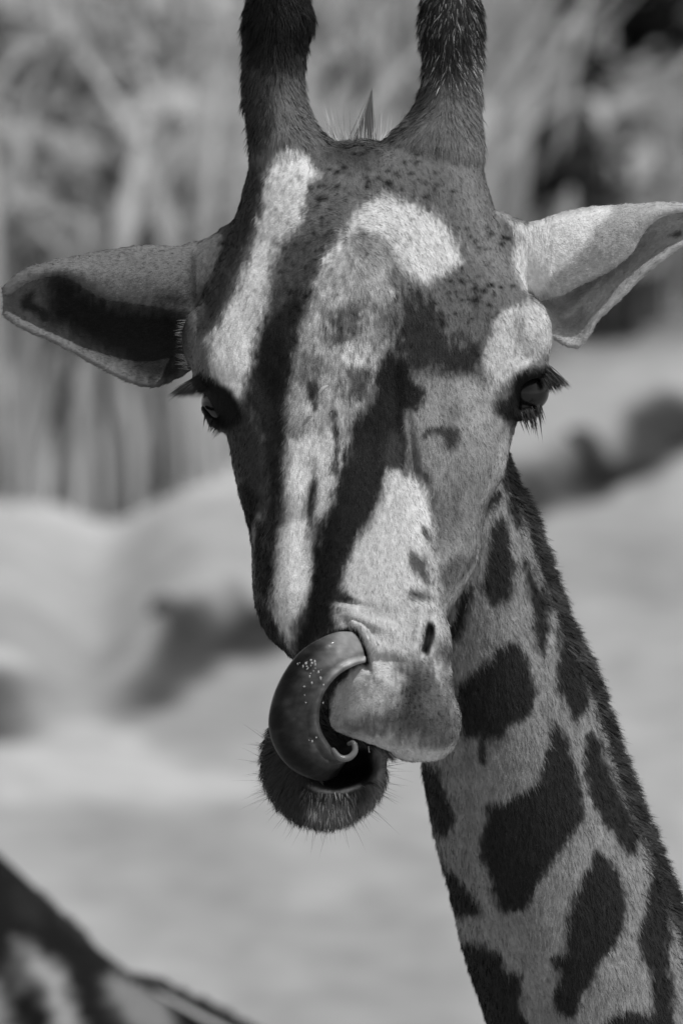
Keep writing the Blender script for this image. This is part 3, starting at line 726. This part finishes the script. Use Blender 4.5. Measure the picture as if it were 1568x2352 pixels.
# ------------------------------------------------------------------ coat hairs
def strands(name, root, direction, length, width, nrm, val, parent, mat, bend=.25, seg=2, seed=0, kind='stuff', spread=.7):
    """flat tapering hairs; root, direction, nrm (n,3) in sculpt space; length, width in drawing units"""
    n = len(root); rs = np.random.RandomState(seed)
    T = direction/(np.linalg.norm(direction, axis=1)[:, None]+1e-9)
    tilt = nrm+spread*rs.normal(size=(n, 3)); Wd = np.cross(T, tilt); Wd /= np.linalg.norm(Wd, axis=1)[:, None]+1e-9
    G = np.array([0, 0, -1.0])
    pts = []
    for k in range(seg+1):
        t = k/seg
        pts.append(root+T*(length*t)[:, None]+(G*.6-nrm*.4)*(length*bend*t*t)[:, None])
    cols = []; VV = []
    for k in range(seg):
        wk = width*(1-(k/seg)**1.5)*.5
        VV += [pts[k]-Wd*wk[:, None], pts[k]+Wd*wk[:, None]]
    VV.append(pts[seg])
    m = 2*seg+1
    Vv = np.stack(VV, 1).reshape(-1, 3)
    b0 = np.arange(n)*m; F_ = []
    for k in range(seg-1):
        F_ += [np.stack([b0+2*k, b0+2*k+1, b0+2*k+3], -1), np.stack([b0+2*k, b0+2*k+3, b0+2*k+2], -1)]
    F_.append(np.stack([b0+2*seg-2, b0+2*seg-1, b0+2*seg], -1))
    F_ = np.vstack(F_)
    P = W(Vv[:, 0], -Vv[:, 2], Vv[:, 1])
    # normals of the skin below, turned into world axes
    Nw = np.repeat(nrm+.14*rs.normal(size=(n, 3)), m, 0); Nw = Nw[:, [0]]*RT+Nw[:, [1]]*FW+Nw[:, [2]]*UP
    Nw /= np.linalg.norm(Nw, axis=1)[:, None]
    # make winding agree with the skin's outside
    gn = np.cross(P[F_[:, 1]]-P[F_[:, 0]], P[F_[:, 2]]-P[F_[:, 0]]); bad = (gn*Nw[F_[:, 0]]).sum(1) < 0
    F_[bad] = F_[bad][:, [0, 2, 1]]
    o = fast_mesh(name, P, F_, mat, parent, np.repeat(refl(val), m), True, Nw)
    if kind: o['kind'] = kind
    return o

def surf_sample(n, wfun, seed):
    rs = np.random.RandomState(seed)
    c = V[F].mean(1); nn = N[F].mean(1)
    ar = np.linalg.norm(np.cross(V[F[:, 2]]-V[F[:, 0]], V[F[:, 3]]-V[F[:, 1]]), axis=1)/2
    w_ = ar*wfun(c[:, 0], -c[:, 2], c[:, 1], nn); w_ = np.maximum(w_, 0); cs = np.cumsum(w_); cs /= cs[-1]
    f = np.searchsorted(cs, rs.rand(n)); a1 = rs.rand(n)[:, None]; b1 = rs.rand(n)[:, None]
    q = F[f]; P = (V[q[:, 0]]*(1-a1)+V[q[:, 1]]*a1)*(1-b1)+(V[q[:, 3]]*(1-a1)+V[q[:, 2]]*a1)*b1
    nr = (N[q[:, 0]]*(1-a1)+N[q[:, 1]]*a1)*(1-b1)+(N[q[:, 3]]*(1-a1)+N[q[:, 2]]*a1)*b1
    return P, nr/(np.linalg.norm(nr, axis=1)[:, None]+1e-9)

def nofur(x, y, d):
    m = np.ones_like(x)
    m *= np.where((((x-798)/92)**2+((y-1752)/50)**2 < 1) & (d > -375), 0, 1)          # mouth
    m *= np.where(((x-765)/66)**2+((y-1808)/13)**2 < 1, 0, 1)
    m *= np.where(((x-985)/12)**2+((y-1458)/42)**2 < 1, 0, 1)                          # nostril
    m *= np.where(((x-505)/45)**2+((y-920)/45)**2 < 1, 0, 1)*np.where(((x-1212)/38)**2+((y-897)/42)**2 < 1, 0, 1)
    return m
NF = 260000
P, nr = surf_sample(NF, lambda x, y, d, n: np.where(n[:, 1] < .25, 1, .12)*np.where(y > 2480, 0, 1)*nofur(x, y, d)*np.where((x > 1100) & (y > 1000), .75, 1), 4)
x, dd, y = P[:, 0], P[:, 1], -P[:, 2]
rs = np.random.RandomState(9)
isneck = (y > 880) & (dd > np.where(y > 1450, 130, 195)) & (x > 840)
ishorn = (y+26*rs.normal(size=len(y))+30*fbm(x/20, y/20, 2) < 318)
ischin = (y > 1600) & (((x-745)**2/152**2+(y-1752)**2/160**2) < 1) & (dd > -375)
islip = (y > 1520) & ~ischin & ~isneck
isear = ((x < 440) | (x > 1270)) & (y < 900)
dirx = (x-830)/700+.35*fbm(x/60, y/60, 2); diry = np.ones_like(x)
dirx = np.where(isneck, .38+.25*fbm(x/40, y/60, 2), dirx)
dirx = np.where(ishorn, .25*fbm(x/30, y/50, 2)+np.where(x < 830, (x-630)/200, (x-1035)/200), dirx)
dirx = np.where(isear, np.where(x < 700, -1.0, 1.0), dirx); diry = np.where(isear, np.where(x < 700, .15, -.35), diry)
dirx = np.where(ischin, (x-745)/90, dirx); diry = np.where(ischin, (y-1690)/90, diry)
dirx = np.where(islip, (x-920)/110, dirx); diry = np.where(islip, (y-1560)/110+.1, diry)
whorl = np.exp(-(((x-800)/130)**2+((y-560)/120)**2))
dirx = dirx+whorl*(x-800)/60; diry = diry+whorl*((y-560)/60-1)*.8
Dv = np.stack([dirx, np.zeros_like(x), -diry], -1); Dv /= np.linalg.norm(Dv, axis=1)[:, None]+1e-9
Dv = Dv-nr*(Dv*nr).sum(1)[:, None]; Dv /= np.linalg.norm(Dv, axis=1)[:, None]+1e-9
lift = np.where(ishorn, .28, np.where(isneck, .32, np.where(ischin, .55, .18)))
cl1 = fbm(x/7, y/11, 2); Dv = Dv+nr*(lift*(1+.6*cl1))[:, None]+np.stack([.32*fbm(x/9+50, y/9, 2), 0*x, .15*cl1], -1)+.15*rs.normal(size=P.shape)
ln = np.where(ishorn, 26, np.where(isneck, 17, np.where(ischin, 24, np.where(islip, 7, np.where(isear, 10, 11.5)))))*rs.uniform(.6, 1.3, len(x))
wd = np.where(ishorn | ischin, 1.6, np.where(isneck, 1.25, 1.1))*rs.uniform(.7, 1.3, len(x))
jx = x+rs.normal(size=len(x))*2.5; jy = y+rs.normal(size=len(x))*3
val = coat(jx, jy, dd)
val = val*(1+.06*rs.normal(size=len(x))+.10*cl1)+3*rs.normal(size=len(x))
gl = rs.rand(len(x)); val = np.where(ishorn & (x > 830) & (y < 200) & (gl < .16), val+rs.uniform(50, 130, len(x)), val)
cg = ischin & (np.hypot(x-755, (y-1835)*1.2) < 62); val = np.where(cg & (gl < .3), val+rs.uniform(30, 110, len(x)), val)  # chin glints painted as brighter hairs
strands('fur', P, Dv, ln, wd, nr, np.clip(val, 3, 225), giraffe, M_FUR, seed=1)

# mane along the back of the neck
NT = spline(NK, 400)
def mane(n, seed, ln, v0):
    rs = np.random.RandomState(seed); i = rs.randint(20, 395, n); r = NT[i]
    yy = r[:, 0]+rs.normal(size=n)*2; ph = rs.normal(size=n)*.16+.12
    xx = r[:, 3]+(r[:, 2]-r[:, 3])*np.cos(ph)-4; dp = r[:, 5]-np.sin(ph)*(r[:, 5]-r[:, 4])
    root = np.stack([xx, dp, -yy], -1); nrm = np.stack([np.cos(ph)*.9, -np.sin(ph)-.25, np.full(n, .3)], -1); nrm /= np.linalg.norm(nrm, axis=1)[:, None]
    cl = fbm(yy/9, yy*0, 2)
    dr = np.stack([np.ones(n), -.2+.15*rs.normal(size=n), -.55-.5*cl+.22*rs.normal(size=n)], -1)
    L = ln*rs.uniform(.6, 1.1, n)*(1+.25*cl)*np.clip((yy-980)/160, .3, 1)
    strands('mane', root, dr, L, np.full(n, 2.4), nrm, v0+8*rs.normal(size=n)+26*np.clip(fbm(yy/26, yy*0+3, 2), -.6, 1), giraffe, M_DARKHAIR, bend=.1, seg=3, seed=seed)
mane(19000, 31, 47, 44)

# tuft between the horns
def hairs(name, bases, tips, width, val, mat=M_DARKHAIR, bow=6, seed=0, kind='stuff', parent=None, jit=3):
    rs = np.random.RandomState(seed); n = len(bases); bases = np.array(bases, float); tips = np.array(tips, float)
    dr = tips-bases; L = np.linalg.norm(dr, axis=1)
    nrm = np.tile(np.array([.1, -.95, .3]), (n, 1))
    return strands(name, bases, dr, L, np.full(n, width) if np.ndim(width) == 0 else width, nrm, np.full(n, val, float) if np.ndim(val) == 0 else val, parent or giraffe, mat, bend=.06, seg=4, seed=seed, kind=kind, spread=.25)
rs = np.random.RandomState(12); b_, t_, v_ = [], [], []
for i in range(420):
    x0 = rs.normal(832, 11); k = rs.rand()**.7; b_.append((x0, 250, -340)); t_.append((832+(856-832)*k+(x0-832)*(1-k)*.7, 250, -(340-140*k-8))); v_.append(rs.uniform(40, 80))
for i in range(130):
    x0 = rs.uniform(745, 925); b_.append((x0, 240, -345+abs(x0-830)*.12)); t_.append((x0+(x0-835)*.35+rs.normal()*7, 235, -(345-rs.uniform(30, 110)))); v_.append(rs.uniform(110, 190))
for i in range(120):
    x0 = rs.uniform(865, 915); b_.append((x0, 235, -335)); t_.append((x0+rs.uniform(10, 40), 235, -(335-rs.uniform(18, 50)))); v_.append(rs.uniform(170, 205))
hairs('hair_tuft', b_, t_, 1.7, np.array(v_), seed=2)

b_, t_ = [], []
for i in range(90):
    yy = rs.uniform(735, 850); b_.append((432+rs.normal()*4, 60, -yy)); t_.append((432-rs.uniform(8, 34), 70, -(yy+rs.uniform(-12, 6))))
for i in range(0):
    k = rs.rand(); b_.append((1250+190*k, 95, -(705-100*k+rs.uniform(0, 40)))); t_.append((b_[-1][0]-rs.uniform(5, 16), 95, b_[-1][2]-rs.uniform(10, 26)))
hairs('ear_hair', b_, t_, 1.2, 150., mat=M_FUR, seed=4)
# lashes
def lashes(defs, seed):
    rs = np.random.RandomState(seed); b_, t_ = [], []
    for (x0, y0, x1, y1, d0, tx0, ty0, tx1, ty1, n) in defs:
        for i in range(n):
            k = rs.rand(); b_.append((x0+(x1-x0)*k+rs.normal()*2.5, d0+rs.normal()*6, -(y0+(y1-y0)*k)+rs.normal()*2.5))
            s_ = rs.uniform(.65, 1.05); bx, by = b_[-1][0], -b_[-1][2]; tx, ty = tx0+(tx1-tx0)*k, ty0+(ty1-ty0)*k
            t_.append((bx+(tx-bx)*s_+rs.normal()*3, d0-20+rs.normal()*8, -(by+(ty-by)*s_)+rs.normal()*3))
    return b_, t_
b_, t_ = lashes([(452, 866, 500, 862, 30, 384, 908, 458, 912, 360), (452, 872, 480, 868, 30, 388, 912, 440, 912, 120), (468, 950, 520, 986, 10, 470, 985, 488, 1010, 26)], 5)
hairs('eyelashes', b_, t_, 2.2, 14, seed=5)
b_, t_ = lashes([(1228, 848, 1262, 846, 30, 1262, 905, 1314, 888, 300), (1236, 846, 1264, 850, 40, 1280, 898, 1300, 880, 120), (1190, 950, 1240, 930, 5, 1208, 1002, 1256, 975, 44), (1200, 955, 1236, 940, 5, 1210, 985, 1244, 1015, 24)], 6)
hairs('eyelashes', b_, t_, 2.2, 26, seed=6)

# eyes
def eyeball(cx, cy, dep, r):
    s = Soup(); s.ball((0, 0, 0), (r, r, r*.94), 40); v = np.vstack(s.v)
    P = W(v[:, 0]+cx, cy-v[:, 2], v[:, 1]+dep); s.v = [P]
    o = soup_obj('eye', s, M_EYE, giraffe, np.full(len(v), .008)); return o
eyeball(514, 922, 84, 52)
eyeball(1210, 900, 58, 50)

# whiskers on chin and lips
rs = np.random.RandomState(14); b_, t_, v_ = [], [], []
for i in range(300):
    a_ = rs.uniform(-.1, 3.6); ca, sa = math.cos(a_), math.sin(a_)
    bx, by = 745+132*ca, 1752+136*sa
    if sa < -.1 and ca > 0: continue
    L = rs.uniform(20, 90)*(1.0 if rs.rand() < .4 else .5); b_.append((bx, -265, -by)); t_.append((bx+L*(ca+rs.normal()*.15), -280+rs.normal()*20, -(by+L*(sa+rs.normal()*.15)-.12*L))); v_.append(rs.uniform(50, 120))
for i in range(90):
    a_ = rs.uniform(-1.0, .9); bx, by = 945+103*math.cos(a_), 1625+95*math.sin(a_); L = rs.uniform(6, 16); b_.append((bx, -330, -by)); t_.append((bx+L*math.cos(a_), -340, -(by+L*math.sin(a_)+3))); v_.append(25)
hairs('whiskers', b_, t_, .85, np.array(v_), seed=8)

# tongue
def tongue():
    Oe = zone(900, 2300, .6378, [(775, 262), (650, 262), (530, 310), (420, 385), (330, 500), (262, 640), (228, 790), (240, 910), (290, 1020), (370, 1110), (480, 1165), (580, 1180), (650, 1150)])
    Ie = zone(900, 2300, .6378, [(838, 452), (770, 472), (680, 520), (620, 580), (575, 650), (552, 740), (550, 820), (572, 890), (610, 950), (645, 1000), (690, 1025), (740, 1015), (768, 965)])
    dp = [-440, -478, -500, -504, -498, -486, -472, -456, -442, -430, -415, -380, -330]
    Oe = spline([(p[0], 0, -p[1]) for p in Oe], 100); Ie = spline([(p[0], 0, -p[1]) for p in Ie], 100); Pd = spline([[d, 0] for d in dp], 100)[:, 0]
    Pn = (Oe+Ie)/2; Pn[:, 1] = Pd; Ie = Ie+(Oe-Ie)*.035; inn = (Ie-Oe)/2; hw = np.linalg.norm(inn, axis=1); inn = inn/hw[:, None]
    m = 48; th = np.linspace(0, 2*math.pi, m, endpoint=False)
    R = []; cv = []
    for i in range(100):
        s_ = np.cos(th); q = -np.sin(th)
        u = i/99; front = np.clip(-q, 0, 1)
        z = q*hw[i]*.66
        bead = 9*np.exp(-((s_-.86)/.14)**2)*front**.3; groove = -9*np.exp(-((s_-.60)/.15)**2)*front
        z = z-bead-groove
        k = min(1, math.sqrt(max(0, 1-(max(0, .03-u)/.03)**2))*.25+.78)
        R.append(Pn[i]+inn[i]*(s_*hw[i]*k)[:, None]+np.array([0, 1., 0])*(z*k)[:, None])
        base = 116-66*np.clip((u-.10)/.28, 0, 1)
        dark = np.clip((-s_-.02)/.6, 0, 1)*np.clip((u-.05)/.2, 0, 1)  # painted shade on the outer side, turned from the light
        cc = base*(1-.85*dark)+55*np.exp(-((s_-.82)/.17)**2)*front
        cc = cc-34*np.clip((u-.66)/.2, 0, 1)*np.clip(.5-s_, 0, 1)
        cv.append(cc)
    R = np.array(R); cv = np.array(cv)
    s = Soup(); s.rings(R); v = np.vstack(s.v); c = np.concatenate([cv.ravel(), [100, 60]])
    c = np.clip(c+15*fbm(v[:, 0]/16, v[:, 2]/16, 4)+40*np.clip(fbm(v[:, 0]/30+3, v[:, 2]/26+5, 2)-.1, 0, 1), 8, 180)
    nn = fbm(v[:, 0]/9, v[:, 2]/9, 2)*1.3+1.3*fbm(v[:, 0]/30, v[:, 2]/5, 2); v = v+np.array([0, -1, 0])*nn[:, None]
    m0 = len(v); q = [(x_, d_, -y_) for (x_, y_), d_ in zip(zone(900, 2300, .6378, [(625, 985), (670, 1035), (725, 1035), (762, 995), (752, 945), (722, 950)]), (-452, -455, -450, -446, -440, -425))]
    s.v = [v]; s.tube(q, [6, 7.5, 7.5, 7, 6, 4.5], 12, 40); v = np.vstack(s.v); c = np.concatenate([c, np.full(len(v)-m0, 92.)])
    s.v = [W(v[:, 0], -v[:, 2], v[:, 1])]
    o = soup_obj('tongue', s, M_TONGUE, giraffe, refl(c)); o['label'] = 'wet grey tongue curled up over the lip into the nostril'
tongue()

# pale beads standing in for wet glints on the tongue, threads between tongue and lip
s = Soup(); rs = np.random.RandomState(44)
for k in range(34):
    t = rs.rand(); px_, py_ = zone(900, 2300, .6378, [(445+110*t+rs.normal()*16, 445+95*t+rs.normal()*26)])[0]
    if k > 25: px_, py_ = zone(900, 2300, .6378, [(400+rs.rand()*200, 520+rs.rand()*420)])[0]
    q = W(np.array(px_), np.array(py_), np.array(-545.+rs.uniform(0, 3)+(10 if k > 25 else 0)))
    rr = rs.uniform(.00025, .0010); s.ball(q, (rr*rs.uniform(.7, 1.5), rr, rr*rs.uniform(.7, 1.8)), 8)
for (x0, y0, x1, y1) in [(819, 1706, 821, 1722), (846, 1714, 848, 1728)]:
    q = [W(np.array(x0), np.array(y0), np.array(-400.)), W(np.array((x0+x1)/2), np.array((y0+y1)/2+3), np.array(-402.)), W(np.array(x1), np.array(y1), np.array(-395.))]
    s.tube(q, .00035, 6, 8)
o = soup_obj('saliva_and_glints', s, M_EYE, giraffe, np.full(sum(len(v) for v in s.v), .45)); o['kind'] = 'stuff'

# straw bit stuck on the nose
s = Soup(); q = [W(np.array(a), np.array(b_), np.array(-172.)) for a, b_ in ((733, 903), (741, 893), (752, 886))]
s.tube(q, [.0014, .002, .0008], 6, 10)
o = soup_obj('straw_bit', s, M_BARK, None, np.full(sum(len(v) for v in s.v), .5)); o['label'] = 'tiny pale bit of straw stuck to the face between the eyes'; o['category'] = 'straw'

# ------------------------------------------------------------------ second giraffe, nearer the bank, out of focus
ZD = 10500.
def W2(x, y, dd=0.): return W(np.array(float(x)), np.array(float(y)), np.array(ZD+dd))
s = Soup(); k2 = (D+ZD*U)/D
sp = [(-620, 1700), (-400, 1980), (-163, 2222), (90, 2463), (425, 2650), (900, 2900)]
s.tube([W2(*p) for p in sp], [.19*k2*.5, .23*k2*.5, .27*k2*.46, .30*k2*.42, .27*k2*.45, .36*k2*.45], 28, 60)
an = W2(900, 2900); hd = W2(-620, 1700)
s.tube([hd+(.05, 0, -.05), hd+(-.15, -.2, .1), hd+(-.3, -.6, -.15), hd+(-.35, -.75, -.3)], [.13, .15, .10, .07], 18)
for sx in (-.06, .08):
    s.tube([hd+(sx-.15, -.12, .15), hd+(sx-.17, -.1, .32)], [.03, .035], 10)
    s.tube([hd+(sx*2.6-.15, -.1, .1), hd+(sx*5-.15, -.05, .16)], [.035, .03], 10, None, .5)
sh2 = np.array([an[0]-.05, an[1]-.5, .78]); rp2 = np.array([an[0]-1.0, an[1]-1.3, .82])
body_rest(an, .2, sh2, rp2, s)
V2, F2 = s.remesh(.018); V2 = lap(V2, F2, 4)
N2 = vnormals(V2, F2)
if (N2*(V2-V2.mean(0))).sum(1).mean() < 0: F2 = F2[:, ::-1].copy(); N2 = -N2
rel = V2-CAM; tt = rel@FW; x2 = 784+(rel@RT)/tt*D/U; y2 = 1176-(rel@UP)/tt*D/U
c2 = 16+3*fbm(x2/60, y2/60, 2)
far = (x2 > 620) | (y2 > 2450) | (x2 < -60)
c2 = np.where(far, patches(V2, 18, 110), c2)
H2 = lambda *p: zone(0, 3000, .7653, p)
for pts, val in [(H2((85, 890), (180, 945), (300, 1010), (350, 1150), (440, 1400), (320, 1400), (250, 1200), (190, 1120), (130, 1020)), 150),
                 (H2((540, 1075), (640, 1045), (750, 1090), (860, 1150), (900, 1300), (860, 1400), (720, 1400), (600, 1240), (550, 1160)), 112),
                 (H2((-60, 1090), (0, 1120), (40, 1230), (80, 1400), (-60, 1400)), 145),
                 (H2((30, 1010), (90, 1000), (150, 1090), (100, 1150), (50, 1100)), 80),
                 (H2((120, 620), (200, 700), (220, 800), (120, 780), (60, 640)), 34)]:
    lay(c2, x2, y2, pts, val, 26, 16)
sec = empty('giraffe', (float(sh2[0]), float(sh2[1]), 0), 'blurred dark giraffe neck crossing the lower left corner', 'giraffe')
fast_mesh('body', V2, F2, M_SKIN, sec, refl(c2)*.9)
# its mane
rs = np.random.RandomState(77); n = 7000
cont = spline([(-300, 1700), (-120, 1870), (0, 1985), (100, 2065), (195, 2150), (253, 2218), (382, 2258), (500, 2320), (640, 2390), (760, 2440)], 500)
i = rs.randint(0, 500, n); cb = cont[i]
cl = fbm(cb[:, 0]/34, cb[:, 0]*0, 2)
root = np.stack([cb[:, 0]-14, ZD+rs.normal(size=n)*60, -(cb[:, 1]+20)], -1)
dr = np.stack([.55+.3*rs.normal(size=n), .2*rs.normal(size=n), .83+.3*rs.normal(size=n)], -1)
strands('mane', root, dr, 34*(1+.6*cl)*rs.uniform(.6, 1.1, n), np.full(n, 5.), np.tile([.2, -.9, .3], (n, 1)), np.full(n, 16.), sec, M_DARKHAIR, bend=.15, seg=2, seed=9)
